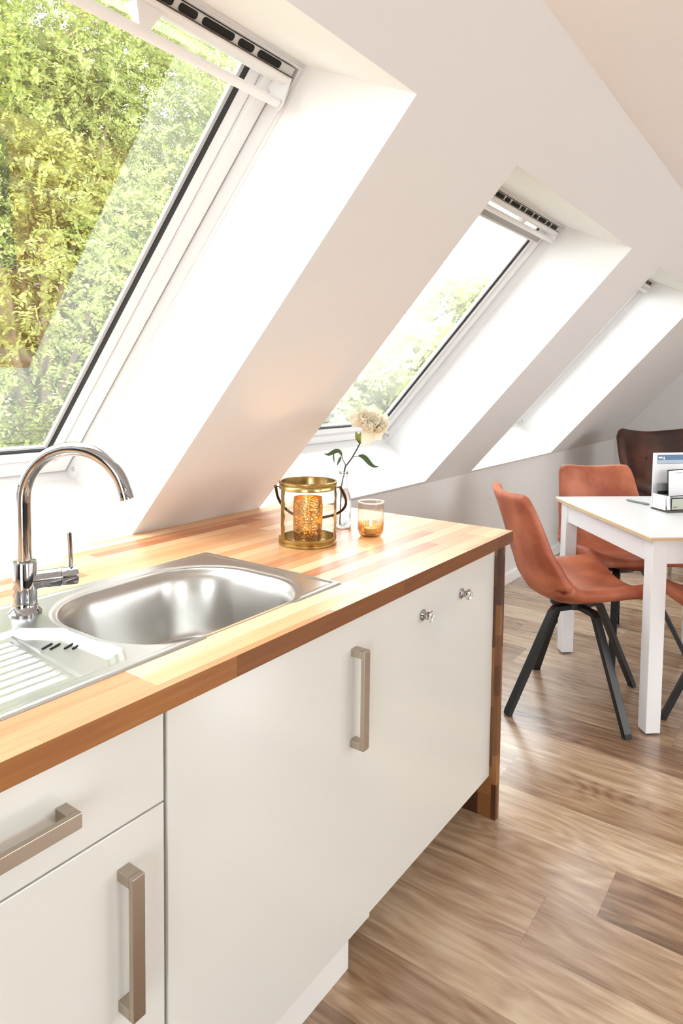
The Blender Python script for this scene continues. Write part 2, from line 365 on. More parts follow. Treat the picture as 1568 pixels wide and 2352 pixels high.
# ------------------------------------------------------------------ roof windows
def roof_window(n, a, b, blind=False, tilt=0.0):
    W = empty('window_%d' % n, SL((a + b) / 2, .1, .31), kind='structure')
    P = dict(parent=W, inv=True)
    T = lambda u, v, w_: SL(u, v, w_)
    f = MB().ring((a - .05, b + .05, -1.37, .16), (a + .010, b - .010, -1.305, .093), .31, .40, T)
    f.ring((a - .0, b + .0, -1.312, .102), (a + .004, b - .004, -1.31, .098), .30, .31, T)
    f.build('window_frame', M_frame, bevel=.002, **P)
    sash = MB().ring((a + .017, b - .017, -1.298, .086), (a + .060, b - .060, -1.285, .043), .345, .385, T)
    sash.ring((a + .062, b - .062, -1.283, .041), (a + .112, b - .112, -1.263, -.004), .358, .378, T)
    so = sash.build('sash', M_frame, bevel=.003, **P)
    gr = MB().ring((a + .059, b - .059, -1.286, .044), (a + .064, b - .064, -1.281, .039), .362, .38, T)
    gr.build('sash_groove', M_framegrey, **P)
    gk = MB().ring((a + .006, b - .006, -1.309, .097), (a + .0175, b - .0175, -1.2975, .0855), .374, .384, T)
    gk.build('frame_gap', M_gap, **P)
    ga = MB().ring((a + .101, b - .101, -1.267, -.0035), (a + .112, b - .112, -1.262, -.0125), .3535, .36, T); ga.build('gasket', M_black, **P)
    bead = MB().ring((a + .111, b - .111, -1.264, -.0125), (a + .121, b - .121, -1.256, -.017), .361, .371, T); bead.build('glazing_bead', M_framegrey, **P)
    MB().box(a + .112, b - .112, -1.264, -.005, .371, .372, T).build('pane', M_pane, **P)
    # ventilation flap: slotted rail, cover plate and grip bar
    u0, u1 = a + .03, b - .03
    rail = MB().box(u0, u1, -1.303, -1.270, .302, .345, T); rail.build('ventilation_rail', M_framegrey, bevel=.0015, **P)
    sl = MB(); u = u1 - .045; k = 0
    while u > u0 + .16:
        L_ = (.072, .045, .085, .045)[k % 4] if u0 + u1 else 0
        ra = .0062; vlo, vhi = -1.3015, -1.2855; oct_ = []
        for cx, cy, a0 in ((u - ra, vhi - ra, 0), (u - L_ + ra, vhi - ra, 90), (u - L_ + ra, vlo + ra, 180), (u - ra, vlo + ra, 270)):
            for q in range(4): oct_.append((cx + ra * math.cos(R(a0 + q * 30)), cy + ra * math.sin(R(a0 + q * 30))))
        n_ = len(oct_); so_ = MB().add([T(x, y, w_) for w_ in (.3008, .303) for x, y in oct_], [tuple(range(n_)), tuple(range(n_, 2 * n_))] + [(i, (i + 1) % n_, n_ + (i + 1) % n_, n_ + i) for i in range(n_)])
        so_.build('ventilation_slot', M_slot, **P)
        u -= L_ + .014; k += 1
    MB().box(u0 - .001, u1 + .001, -1.2845, -1.2825, .298, .302, T).build('cover_lip', M_bronze, **P)
    prof = [(-1.2825, .300), (-1.277, .2975), (-1.265, .3005), (-1.258, .310), (-1.254, .325), (-1.253, .342), (-1.258, .342), (-1.260, .326), (-1.264, .312), (-1.27, .306), (-1.2825, .304)]
    cp = MB(); vs = [T(x, v, w_) for x in (u0, u1) for v, w_ in prof]; n_ = len(prof)
    cp.add(vs, [(i, (i + 1) % n_, n_ + (i + 1) % n_, n_ + i) for i in range(n_)] + [tuple(range(n_)), tuple(range(n_, 2 * n_))])
    cp.build('cover_plate', M_frame, smooth=35, **P)
    bv, bw = (-1.222, .292) if not blind else (-1.236, .300)
    bar = MB(); 
    bp = [(-.011, -.004), (-.006, -.0085), (.004, -.0085), (.011, -.003), (.011, .005), (.002, .0085), (-.008, .007)]
    vs = [T(x, bv + p, bw + q) for x in (u0 + .008, u1 - .008) for p, q in bp]; n_ = len(bp)
    bar.add(vs, [(i, (i + 1) % n_, n_ + (i + 1) % n_, n_ + i) for i in range(n_)] + [tuple(range(n_)), tuple(range(n_, 2 * n_))])
    bo = bar.build('grip_bar', M_frame, smooth=40, **P)
    c = (a + b) / 2
    br = MB()
    for uu, hw in ((c - .25, .012), (c + .25, .012)):
        br.add([T(uu + sx * k1, v, w_) for sx in (-1, 1) for v, w_, k1 in ((-1.262, .306, hw * 2.6), (-1.245, .33, hw * 2.2), (bv - .004, bw + .006, hw), (bv - .012, bw - .006, hw), (-1.27, .298, hw * 2.6))],
               [(0, 1, 2, 3, 4), (5, 9, 8, 7, 6)] + [(i, 5 + i, 5 + (i + 1) % 5, (i + 1) % 5) for i in range(5)])
    br.build('bar_bracket', M_frame, bevel=.001, **P)
    for uu in (u0 - .001, u1 - .005):
        e = MB().add([T(uu + d, v, w_) for d in (0, .006) for v, w_ in ((-1.284, .2985), (-1.25, .345), (-1.235, .345), (bv + .013, bw + .009), (bv + .014, bw - .009), (bv - .008, bw - .010))],
                 [(0, 1, 2, 3, 4, 5), (6, 11, 10, 9, 8, 7)] + [(i, 6 + i, 6 + (i + 1) % 6, (i + 1) % 6) for i in range(6)])
        e.build('end_plate', M_frame, bevel=.001, **P)
    for v in (.055, ):
        sc = MB(); 
        pts = [Vector(T(b - .0095, .055, .328))]
        sc.lathe([(0, 0), (.008, 0), (.008, .0015), (0, .0015)], 16)
        o = sc.build('screw_cap', M_framegrey, parent=W)
        o.location = Vector(T(b - .0102, .06, .327)) - W.location; o.rotation_euler = (0, -math.pi / 2, 0)
    return W
w1 = roof_window(1, *WIN[0][:2])
w2 = roof_window(2, *WIN[1][:2], blind=True)
w3 = roof_window(3, *WIN[2][:2], blind=True)
# pale grey roller blind, rolled up under the grip bar of the middle window
for (a, b, vb), lab in ((WIN[1], 'grey roller blind pulled up under the grip bar of the middle roof window'),):
    rb = empty('roller_blind', SL((a + b) / 2, -1.2, .35), label=lab, cat='blind')
    MB().box(a + .09, b - .105, -1.225, -1.198, .318, .330, SL).build('bottom_rail', mat('grey_aluminium', (.33, .31, .29), .4, .6), rb, inv=True, bevel=.002)
    MB().box(a + .09, b - .125, -1.198, -1.188, .330, .345, SL).build('blind_fabric', M_reveal, rb, inv=True, bevel=.001)

# ------------------------------------------------------------------ outside: lawn, house, trees
struct(MB().box(-60, 140, 3.4, 160, -5.7, -5.6), 'ground_lawn', M_lawn)
hs = empty('neighbouring_house', (34, 25, -5.6), R(8), 'pale rendered house with grey tiled roof beyond the trees', 'house')
hb = MB().box(-8, 8, -5, 5, 0, 4.6)
hb.build('house_wall', M_render, hs)
rf = MB().add([(-8.6, -5.8, 4.3), (8.6, -5.8, 4.3), (8.6, 0, 7.0), (-8.6, 0, 7.0), (8.6, 5.8, 4.3), (-8.6, 5.8, 4.3)], [(0, 1, 2, 3), (3, 2, 4, 5), (0, 3, 5), (1, 4, 2)])
rf.build('roof', M_tile, hs, solid=.15)

def foliage(rng, n_spray, centre, rad, leaf=(.085, .032), per=13, shell=.55, lump=7, spread=.26):
    """compound leaves: every spray is a drooping stalk with paired leaflets"""
    c = np.array(centre); rad = np.array(rad)
    lc = rng.normal(size=(lump * 9, 3)); lc /= np.linalg.norm(lc, axis=1)[:, None]; lc *= (shell + (1 - shell) * rng.random((len(lc), 1)) ** .6) * .92
    pick = rng.integers(0, len(lc), n_spray)
    p = lc[pick] + rng.normal(size=(n_spray, 3)) * .17
    p = c + p * rad
    out = (p - c) / rad; out /= np.linalg.norm(out, axis=1)[:, None] + 1e-9
    d = out + rng.normal(size=(n_spray, 3)) * .55; d[:, 2] -= .45; d /= np.linalg.norm(d, axis=1)[:, None]
    nrm = rng.normal(size=(n_spray, 3)) * .6 + np.array([0, 0, 1.]); side = np.cross(d, nrm); side /= np.linalg.norm(side, axis=1)[:, None]
    V = []
    k = np.arange(per); t = (k // 2) / (per / 2.); sg = np.where(k % 2 == 0, 1, -1)
    base = p[:, None] + d[:, None] * (t * spread)[None, :, None] + np.array([0, 0, -1.])[None, None] * (t ** 2 * .06)[None, :, None]
    ld = side[:, None] * sg[None, :, None] * .85 + d[:, None] * .5 + rng.normal(size=(n_spray, per, 3)) * .22
    ld /= np.linalg.norm(ld, axis=2)[..., None]
    ln = np.cross(ld, rng.normal(size=(n_spray, per, 3)) * .5 + nrm[:, None]); ln /= np.linalg.norm(ln, axis=2)[..., None]
    L_ = leaf[0] * (.7 + .6 * rng.random((n_spray, per, 1))); W_ = leaf[1] * (.7 + .6 * rng.random((n_spray, per, 1)))
    q = np.stack([base, base + ld * L_ * .45 + ln * W_, base + ld * L_, base + ld * L_ * .45 - ln * W_], axis=2).reshape(-1, 3)
    return q
def mesh_quads(name, q, mat_, parent):
    me = bpy.data.meshes.new(name); n = len(q) // 4
    me.vertices.add(len(q)); me.vertices.foreach_set('co', q.astype(np.float32).ravel())
    me.loops.add(len(q)); me.loops.foreach_set('vertex_index', np.arange(len(q), dtype=np.int32))
    me.polygons.add(n); me.polygons.foreach_set('loop_start', np.arange(0, len(q), 4, dtype=np.int32))
    me.update(calc_edges=True); me.validate(); me.materials.append(mat_)
    o = bpy.data.objects.new(name, me); COL.objects.link(o); o.parent = parent; return o
def tree(loc, crowns, seed, n, label, fmat, leaf=(.064, .018), trunk=.2, branch=True, spread=.26, shell=.5):
    rng = np.random.default_rng(seed); rr = random.Random(seed)
    t = empty('leafy_tree', loc, 0, label, 'tree', 'trees outside the roof windows')
    qs = [foliage(rng, int(n * w_), c, r, leaf, spread=spread, shell=shell) for c, r, w_ in crowns]
    mesh_quads('foliage', np.concatenate(qs), fmat, t)
    top = crowns[0][0]
    mb = MB(); mb.tube([(0, 0, 0), (top[0] * .3, top[1] * .3, top[2] * .45), (top[0] * .8, top[1] * .8, top[2] * .85), (top[0], top[1], top[2] + crowns[0][1][2] * .6)], [trunk, trunk * .8, trunk * .5, trunk * .12], 10)
    mb.build('trunk', M_bark, t, smooth=60)
    if branch:
        mb = MB()
        for c, r, w_ in crowns:
            for i in range(9):
                a = rr.uniform(0, 6.28); el = rr.uniform(-.1, .9); z0 = top[2] * rr.uniform(.5, 1.0)
                s0 = Vector((top[0] * .8 * z0 / top[2], top[1] * .8 * z0 / top[2], z0))
                e = Vector(c) + Vector((math.cos(a) * math.cos(el) * r[0], math.sin(a) * math.cos(el) * r[1], math.sin(el) * r[2])) * .85
                mid = s0.lerp(e, .5) + Vector((rr.uniform(-.3, .3), rr.uniform(-.3, .3), rr.uniform(0, .5)))
                q3 = s0.lerp(e, .78) + Vector((rr.uniform(-.15, .15), rr.uniform(-.15, .15), rr.uniform(0, .3)))
                mb.tube([s0, mid, q3, e], [trunk * .28, trunk * .17, trunk * .1, trunk * .03], 6)
        mb.build('branches', M_bark, t, smooth=60)
    return t
tree((5.3, 9.0, -5.6), [((0, 0, 7.4), (2.7, 2.3, 3.0), 1.0), ((-.2, .6, 11.2), (2.6, 2.2, 2.6), .8), ((.4, -.4, 4.6), (2.4, 2.0, 1.8), .4)], 3, 9500, 'dense sunlit green tree close outside the near roof window, left of its pane', M_leaf)
tree((8.8, 10.6, -5.6), [((0, 0, 8.0), (2.5, 2.2, 3.1), 1.0), ((-.6, -.2, 11.4), (2.4, 2.0, 2.6), .8), ((.2, 0, 5.0), (2.3, 2.0, 1.8), .35)], 11, 8500, 'bright green tree close outside the near roof window, right of its pane', M_leaf)
tree((6.4, 14.0, -5.6), [((0, 0, 10.6), (4.4, 2.6, 4.2), 1.2), ((0, 0, 5.6), (4.4, 2.4, 2.4), .7)], 5, 4200, 'olive green tree standing behind the two nearest trees', M_leaf, leaf=(.12, .05), spread=.36)
# haze-whitened hedge line far off, seen through the middle roof window
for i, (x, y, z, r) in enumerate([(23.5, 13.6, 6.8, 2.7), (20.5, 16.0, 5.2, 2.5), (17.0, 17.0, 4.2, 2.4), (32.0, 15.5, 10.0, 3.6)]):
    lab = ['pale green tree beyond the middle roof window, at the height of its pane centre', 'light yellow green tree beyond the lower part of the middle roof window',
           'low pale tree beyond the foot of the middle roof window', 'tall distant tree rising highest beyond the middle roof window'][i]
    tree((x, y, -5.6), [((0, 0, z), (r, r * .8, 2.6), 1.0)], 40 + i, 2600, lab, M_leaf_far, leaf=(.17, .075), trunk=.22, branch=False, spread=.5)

# ------------------------------------------------------------------ worktop and sink
ZT = .90
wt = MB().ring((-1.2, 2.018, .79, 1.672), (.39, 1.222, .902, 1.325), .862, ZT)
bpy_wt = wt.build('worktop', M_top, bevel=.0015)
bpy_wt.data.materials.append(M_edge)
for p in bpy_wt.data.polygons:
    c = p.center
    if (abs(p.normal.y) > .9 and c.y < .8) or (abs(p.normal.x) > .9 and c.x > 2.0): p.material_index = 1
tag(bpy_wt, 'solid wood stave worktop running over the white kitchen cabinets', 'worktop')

sink = empty('kitchen_sink', (.805, 1.1125, ZT), 0, 'stainless steel inset sink with ribbed drainer and one bowl', 'sink')
X0, X1, Y0, Y1 = .375, 1.235, .887, 1.338
def rrect(x, y, cx, cy, hx, hy, r):
    qx = np.abs(x - cx) - (hx - r); qy = np.abs(y - cy) - (hy - r)
    return np.hypot(np.maximum(qx, 0), np.maximum(qy, 0)) + np.minimum(np.maximum(qx, qy), 0) - r
def sstep(a, b, x): t = np.clip((x - a) / (b - a), 0, 1); return t * t * (3 - 2 * t)
nx, ny = 330, 176
gx = np.linspace(X0, X1, nx); gy = np.linspace(Y0, Y1, ny); GX, GY = np.meshgrid(gx, gy)
z = np.full_like(GX, .0045)
edge = np.minimum.reduce([GX - X0, X1 - GX, GY - Y0, Y1 - GY])
z -= .004 * (1 - sstep(0, .006, edge))                       # rolled outer lip
z -= .0022 * sstep(.014, .020, edge)                          # flat panel sits a little lower than the rim
bowl = rrect(GX, GY, .943, 1.092, .229, .192, .150)
z -= .004 * sstep(.020, .012, bowl)                           # seat round the bowl
z -= .012 * sstep(.006, -.004, bowl) + .142 * sstep(-.002, -.046, bowl) + .004 * sstep(-.05, -.16, bowl)
dr = np.maximum(rrect(GX, GY, .538, 1.055, .158, .135, .03), (GX * .8 + GY * .6) - 1.228)
dr = np.maximum(dr, (GX * .86 - GY * .5) - .118)
z -= .0065 * sstep(.004, -.010, dr)
gut = np.maximum(dr + .012, .612 + (GY - 1.06) * .10 - GX)
z -= .006 * sstep(.003, -.012, gut)
rib = np.maximum(dr + .018, GX - .600 - (GY - 1.06) * .10)
ph = (GY - .93) / .0245
z += .0035 * sstep(.002, -.006, rib) * np.exp(-((ph - np.round(ph)) / .17) ** 2)
# drain hollow in the bowl floor
dd = np.hypot(GX - .86, GY - 1.12); z -= .006 * sstep(.052, .040, dd)
verts = np.stack([GX - .805, GY - 1.1125, z], -1).reshape(-1, 3)
idx = np.arange(nx * ny).reshape(ny, nx)
faces = np.stack([idx[:-1, :-1], idx[:-1, 1:], idx[1:, 1:], idx[1:, :-1]], -1).reshape(-1, 4)
me = bpy.data.meshes.new('sink_body'); me.from_pydata(verts.tolist(), [], faces.tolist()); me.update(); me.shade_smooth(); me.materials.append(M_steel)
so = bpy.data.objects.new('sink_body', me); COL.objects.link(so); so.parent = sink
ov = MB()
for k, (x, y) in enumerate([(.640, 1.100), (.648, 1.088), (.664, 1.071), (.672, 1.059)]):
    c = Vector((x - .805 + .004, y - 1.1125, -.0122)); d = Vector((.93, .37, 0)).normalized() * .0125; n_ = Vector((-.37, .93, 0)).normalized() * .0017
    ov.add([c - d - n_, c + d - n_, c + d + n_, c - d + n_, c - d - n_ + Vector((0, 0, .004)), c + d - n_ + Vector((0, 0, .004)), c + d + n_ + Vector((0, 0, .004)), c - d + n_ + Vector((0, 0, .004))],
           [(0, 1, 2, 3), (4, 5, 6, 7), (0, 1, 5, 4), (1, 2, 6, 5), (2, 3, 7, 6), (3, 0, 4, 7)])
ov.build('overflow_slots', M_slot, sink)
st = MB().lathe([(.0, -.159), (.036, -.159), (.040, -.1565), (.036, -.155), (.018, -.156), (.0, -.154)], 28, (.86 - .805, 1.12 - 1.1125, 0)); st.build('strainer', M_chrome, sink, smooth=40)

# ------------------------------------------------------------------ tap
tap = empty('kitchen_tap', (.695, 1.262, ZT + .0022), 0, 'chrome single lever tap with a high arched spout', 'tap')
MB().lathe([(0, 0), (.031, 0), (.031, .004), (.0285, .007), (.0245, .012), (.0225, .018), (.0220, .030), (.0220, .100), (.0205, .1035), (.0142, .1045), (.0142, .11), (0, .11)], 40).build('tap_body', M_chrome, tap, smooth=35)
sd = Vector((.50, -.866, 0)); pts = [(0, 0, .10), (0, 0, .15), (0, 0, .19), (0, 0, .215)]
rad_ = .1025; zc = .222
for k in range(1, 30):
    a = math.pi - R(167) * k / 29
    pts.append(tuple(sd * (rad_ + rad_ * math.cos(a)) + Vector((0, 0, zc + rad_ * math.sin(a)))))
MB().tube(pts, .0132, 20).build('spout', M_chrome, tap, smooth=50)
pe, pd = Vector(pts[-1]), (Vector(pts[-1]) - Vector(pts[-2])).normalized()
MB().tube([pe - pd * .001, pe + pd * .0005, pe + pd * .001, pe + pd * .016, pe + pd * .0165], [.0137, .0140, .0141, .0141, .0125], 20).build('aerator', M_chrome, tap, smooth=35)
ld_ = Vector((.93, -.37, .0))
p0 = Vector((0, 0, .062)) + ld_ * .012
tb = MB().tube([p0, p0 + ld_ * .052], .0185, 28); tb.build('valve_housing', M_chrome, tap, smooth=35)
lv = MB().tube([p0 + ld_ * .0525, p0 + ld_ * .053, p0 + ld_ * .054, p0 + ld_ * .0835, p0 + ld_ * .0845], [.0172, .0178, .0184, .0184, .0176], 28)
lo = lv.build('lever_cap', M_chrome, tap, smooth=35)
q0 = p0 + ld_ * .073 + Vector((0, 0, .016))
MB().tube([q0, q0 + Vector((-.002, .002, .071)), q0 + Vector((-.002, .002, .0725))], [.0044, .0047, .0035], 14).build('lever_rod', M_chrome, lo, smooth=35)

# ------------------------------------------------------------------ cabinets
def bar_handle(parent, x0, x1, z0, z1, yd, vert=True, out=.036, w_=.0145):
    """square D handle; vertical between z0..z1 at x0, or horizontal between x0..x1 at z0"""
    mb = MB(); y1 = yd - out
    if vert:
        mb.box(x0 - w_ / 2 - .0035, x0 + w_ / 2 + .0035, y1, y1 + .0095, z0, z1)
        for zz in (z0, z1 - .0165): mb.box(x0 - w_ / 2 - .0035, x0 + w_ / 2 + .0035, y1 + .0095, yd, zz, zz + .0165)
    else:
        mb.box(x0, x1, y1, y1 + .0095, z0 - .0105, z0 + .0105)
        for xx in (x0, x1 - .0165): mb.box(xx, xx + .0165, y1 + .0095, yd, z0 - .0105, z0 + .0105)
    return mb.build('handle', M_handle, parent, bevel=.0008, inv=False)
YD = .81
def cabinet(name, x0, x1, label, group=None):
    r = empty(name, ((x0 + x1) / 2, 1.1, 0), 0, label, 'kitchen cabinet', group); return r
def local(r, mb):
    l = r.location; mb.v = [(a - l.x, b - l.y, c - l.z) for a, b, c in mb.v]; return mb
def part(r, mb, name, mat_, **k): return local(r, mb).build(name, mat_, r, **k)
def carcass(r, x0, x1):
    c = MB().box(x0, x0 + .016, YD + .02, 1.66, .13, .86); c.box(x1 - .016, x1, YD + .02, 1.66, .13, .86); c.box(x0 + .016, x1 - .016, YD + .02, 1.66, .13, .146); c.box(x0 + .016, x1 - .016, 1.64, 1.66, .146, .86)
    return c
lc_ = cabinet('base_cabinet', .062, .6655, 'white gloss base cabinet with a drawer above a door, left of the dark joint')
part(lc_, carcass(lc_, .064, .6645), 'carcass', M_carc)
dr_ = part(lc_, MB().box(.064, .6610, YD, YD + .018, .7115, .857), 'drawer', M_door, bevel=.0012)
h = bar_handle(None, -.235+.47, .4985, .782, 0, YD, vert=False); h.parent = dr_; h.data.transform(Matrix.Translation(-lc_.location))
do_ = part(lc_, MB().box(.064, .6610, YD, YD + .018, .13, .7085), 'door', M_door, bevel=.0012)
h = bar_handle(None, .5865, 0, .4335, .650, YD); h.parent = do_; h.data.transform(Matrix.Translation(-lc_.location))
ll = cabinet('base_cabinet', -1.15, .060, 'white gloss base cabinet at the left end of the run')
part(ll, MB().box(-1.15, .060, YD + .02, 1.66, .13, .86), 'carcass', M_carc)
part(ll, MB().box(-1.148, .0605, YD, YD + .018, .13, .857), 'door', M_door, bevel=.0012)
mc = cabinet('base_cabinet', .668, 1.2495, 'white gloss cabinet with one tall nickel bar handle, below the sink bowl')
part(mc, carcass(mc, .669, 1.2485), 'carcass', M_carc)
do_ = part(mc, MB().box(.6685, 1.2494, YD, YD + .018, .130, .857), 'door', M_door, bevel=.0004)
h = bar_handle(None, 1.1715, 0, .5725, .790, YD); h.parent = do_; h.data.transform(Matrix.Translation(-mc.location))
rc = cabinet('base_cabinet', 1.25, 1.924, 'white gloss cabinet front with two round crystal knobs beside the wooden end panel')
part(rc, carcass(rc, 1.2512, 1.9235), 'carcass', M_carc)
do_ = part(rc, MB().box(1.2496, 1.9225, YD, YD + .018, .139, .857), 'door', M_door, bevel=.0004)
for xk in (1.474, 1.695):
    kn = MB().lathe([(0, 0), (.0135, 0), (.0145, .003), (.010, .006), (.007, .010), (.007, .013), (0, .013)], 24); o = kn.build('knob_base', M_chrome, do_, smooth=35)
    o.location = Vector((xk, YD, .777)) - rc.location; o.rotation_euler = (math.pi / 2, 0, 0)
    kg = MB(); n = 10
    kg.lathe([(0, .013), (.009, .013), (.0155, .020), (.0155, .024), (.0105, .031), (0, .032)], n)
    g = kg.build('crystal', M_knob, o)
pl_ = MB().box(-1.15, 1.224, .850, .868, 0, .13); tag(pl_.build('plinth', M_plinth, bevel=.001), 'white plinth board under the base cabinets', 'plinth')
# dark filler strip in the wide joint
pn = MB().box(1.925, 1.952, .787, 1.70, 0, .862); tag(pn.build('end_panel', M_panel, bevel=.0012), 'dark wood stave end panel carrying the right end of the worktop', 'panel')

# ------------------------------------------------------------------ things on the worktop
def lantern():
    L = empty('candle_lantern', (1.494, 1.199, ZT), R(20), 'round aged brass lantern with glass sides and a speckled gold candle cup inside', 'lantern')
    r = .079; H = .180
    MB().lathe([(r + .001, 0), (r + .004, .002), (r + .004, .007), (r + .001, .009), (r + .003, .012), (r + .003, .020), (r, .022), (r - .003, .020), (r - .003, .004), (0, .004), (0, 0)], 56, cap=False).build('base_ring', M_brass, L, smooth=40)
    MB().lathe([(r, H - .024), (r + .003, H - .022), (r + .003, H - .013), (r + .0015, H - .011), (r + .004, H - .008), (r + .004, H - .002), (r + .001, H), (r - .002, H - .002), (r - .002, H - .022), (r, H - .024)], 56, cap=False).build('top_ring', M_brass, L, smooth=40)
    for k, a in enumerate((R(160 - 20), R(291 - 20))):
        c = Vector((math.cos(a), math.sin(a), 0)) * (r + .0012); t = Vector((-math.sin(a), math.cos(a), 0))
        mb = MB(); n = 14; vs = []; fs = []
        for i in range(n + 1):
            zz = .015 + (H - .03) * i / n; wv = .0085 * (1 + .22 * math.sin(i * 2.1 + k)); oo = .0008 * math.sin(i * 1.7 + k)
            for sx, dd in ((-1, 0), (1, 0), (1, .002), (-1, .002)):
                vs.append(c * (1 + (dd + oo) / r) + t * sx * wv + Vector((0, 0, zz)))
        for i in range(n):
            for j in range(4): fs.append((i * 4 + j, i * 4 + (j + 1) % 4, i * 4 + 4 + (j + 1) % 4, i * 4 + 4 + j))
        mb.add(vs, fs).build('upright_strap', M_brass, L, smooth=40)
    MB().lathe([(r - .0022, .012), (r - .0022, H - .006)], 48, cap=False).build('glass_cylinder', M_glass, L, smooth=60)
    # hanging loop handle, dropped outside the rim
    dirL = Matrix.Rotation(-R(20), 3, 'Z') @ Vector((-.576, .817, 0)); dirR = -dirL
    for d in (dirL, dirR):
        p = d * (r + .004) + Vector((0, 0, H - .019)); ear = MB().tube([p, p + d * .007, p + d * .0072, p + d * .0135], [.0022, .0022, .0042, .0040], 10)
        ear.build('handle_eyelet', M_bronze, L, smooth=40)
    hp = []; fw = Matrix.Rotation(-R(20), 3, 'Z') @ Vector((.82, .57, 0))
    for i in range(25):
        t = math.pi * i / 24; q = dirR * (math.cos(t) * (r + .012) + .034 * math.sin(2 * t) * (1 if t < math.pi / 2 else .15)) + fw * (math.sin(t) * .093) + Vector((0, 0, H - .020 - .108 * math.sin(t) ** 1.0))
        hp.append(q)
    hp = [dirR * (r + .013) + Vector((0, 0, H - .018))] + hp[1:-1] + [dirL * (r + .013) + Vector((0, 0, H - .018))]
    MB().tube(hp, .0042, 8).build('carrying_handle', M_bronze, L, smooth=50)
    cup = MB().lathe([(.0, .006), (.036, .006), (.040, .012), (.0415, .05), (.0425, .105), (.0405, .132), (.0395, .132), (.0410, .105), (.040, .05), (.038, .014), (.0, .010)], 40, cap=False)
    cup.build('candle_cup', M_speckle, L, smooth=60)
    return L
lantern()
def tealight(loc, label, power, sc=1.0):
    t = empty('tealight_candle', loc, 0, label, 'candle', 'tealight candles')
    MB().lathe([(0, 0), (.019, 0), (.0195, .001), (.0195, .016), (.0188, .016), (.0185, .013), (0, .0128)], 28, cap=False).build('wax_cup', M_wax, t, smooth=40)
    MB().tube([(0, 0, .012), (.0005, 0, .02)], .0007, 6).build('wick', M_black, t)
    MB().lathe([(0, .0185), (.0028, .021), (.0042, .027), (.0035, .034), (.0015, .041), (0, .045)], 14).build('flame', M_flame, t, smooth=60)
    d = bpy.data.lights.new('candle_light', 'POINT'); d.energy = power; d.color = (1, .62, .26); d.shadow_soft_size = .008
    o = bpy.data.objects.new('candle_light', d); COL.objects.link(o); o.location = Vector(loc) + Vector((0, 0, .052))
    return t
tealight((1.494, 1.199, ZT + .0104), 'small lit tealight inside the gold cup of the brass lantern', 1.1)
# ribbed glass votive
vg = empty('ribbed_candle_glass', (1.676, 1.103, ZT), 0, 'ribbed blush glass tumbler with a gold tinted foot holding a tealight', 'candle glass')
rib_ = lambda a, z_: 1 + .030 * math.cos(a * 26) * min(1, max(0, (z_ - .028) / .008))
ribo = MB().lathe([(.0, .0), (.024, .0), (.031, .004), (.0365, .013), (.0385, .024), (.0385, .036), (.0385, .060), (.0388, .098), (.0388, .104), (.0365, .105), (.0362, .100), (.0358, .06), (.0352, .035), (.033, .018), (.026, .010), (0, .009)], 156, rmod=rib_, cap=False)
ribo.build('tumbler', M_ribglass, vg, smooth=50)
M_amber = glassmat('amber_glass', (.93, .66, .36), .04, 2.2)
MB().lathe([(.0, -.0001), (.0245, -.0001), (.0315, .004), (.037, .013), (.0392, .024), (.0395, .040)], 60, cap=False).build('amber_foot', M_amber, vg, smooth=60)
MB().lathe([(.0362, .1015), (.0396, .1015), (.0396, .1055), (.0362, .1055), (.0362, .1015)], 60, cap=False).build('rim', mat('frosted_rim', (.85, .8, .78), .25), vg, smooth=30)
tealight((1.676, 1.103, ZT + .0095), 'small lit tealight inside the ribbed glass tumbler', .05)
# bottle vase with one peony
bv_ = empty('bottle_vase', (1.728, 1.243, ZT), 0, 'slim clear glass bottle vase behind the candle glass holding one stem', 'vase')
MB().lathe([(0, 0), (.023, 0), (.0255, .003), (.0258, .075), (.0250, .090), (.0200, .108), (.0145, .122), (.0125, .135), (.0122, .168), (.0148, .170), (.0150, .176), (.0132, .179), (.0118, .179), (.0110, .168), (.0110, .135), (.018, .108), (.0236, .088), (.0240, .006), (0, .005)], 40, cap=False).build('glass_body', M_bottle, bv_, smooth=50)
M_water = glassmat('water', (.94, .97, .95), 0, 1.0, 1.33)
MB().lathe([(0, .006), (.0234, .006), (.0234, .078), (0, .078)], 32, cap=False).build('water', M_water, bv_, smooth=40)

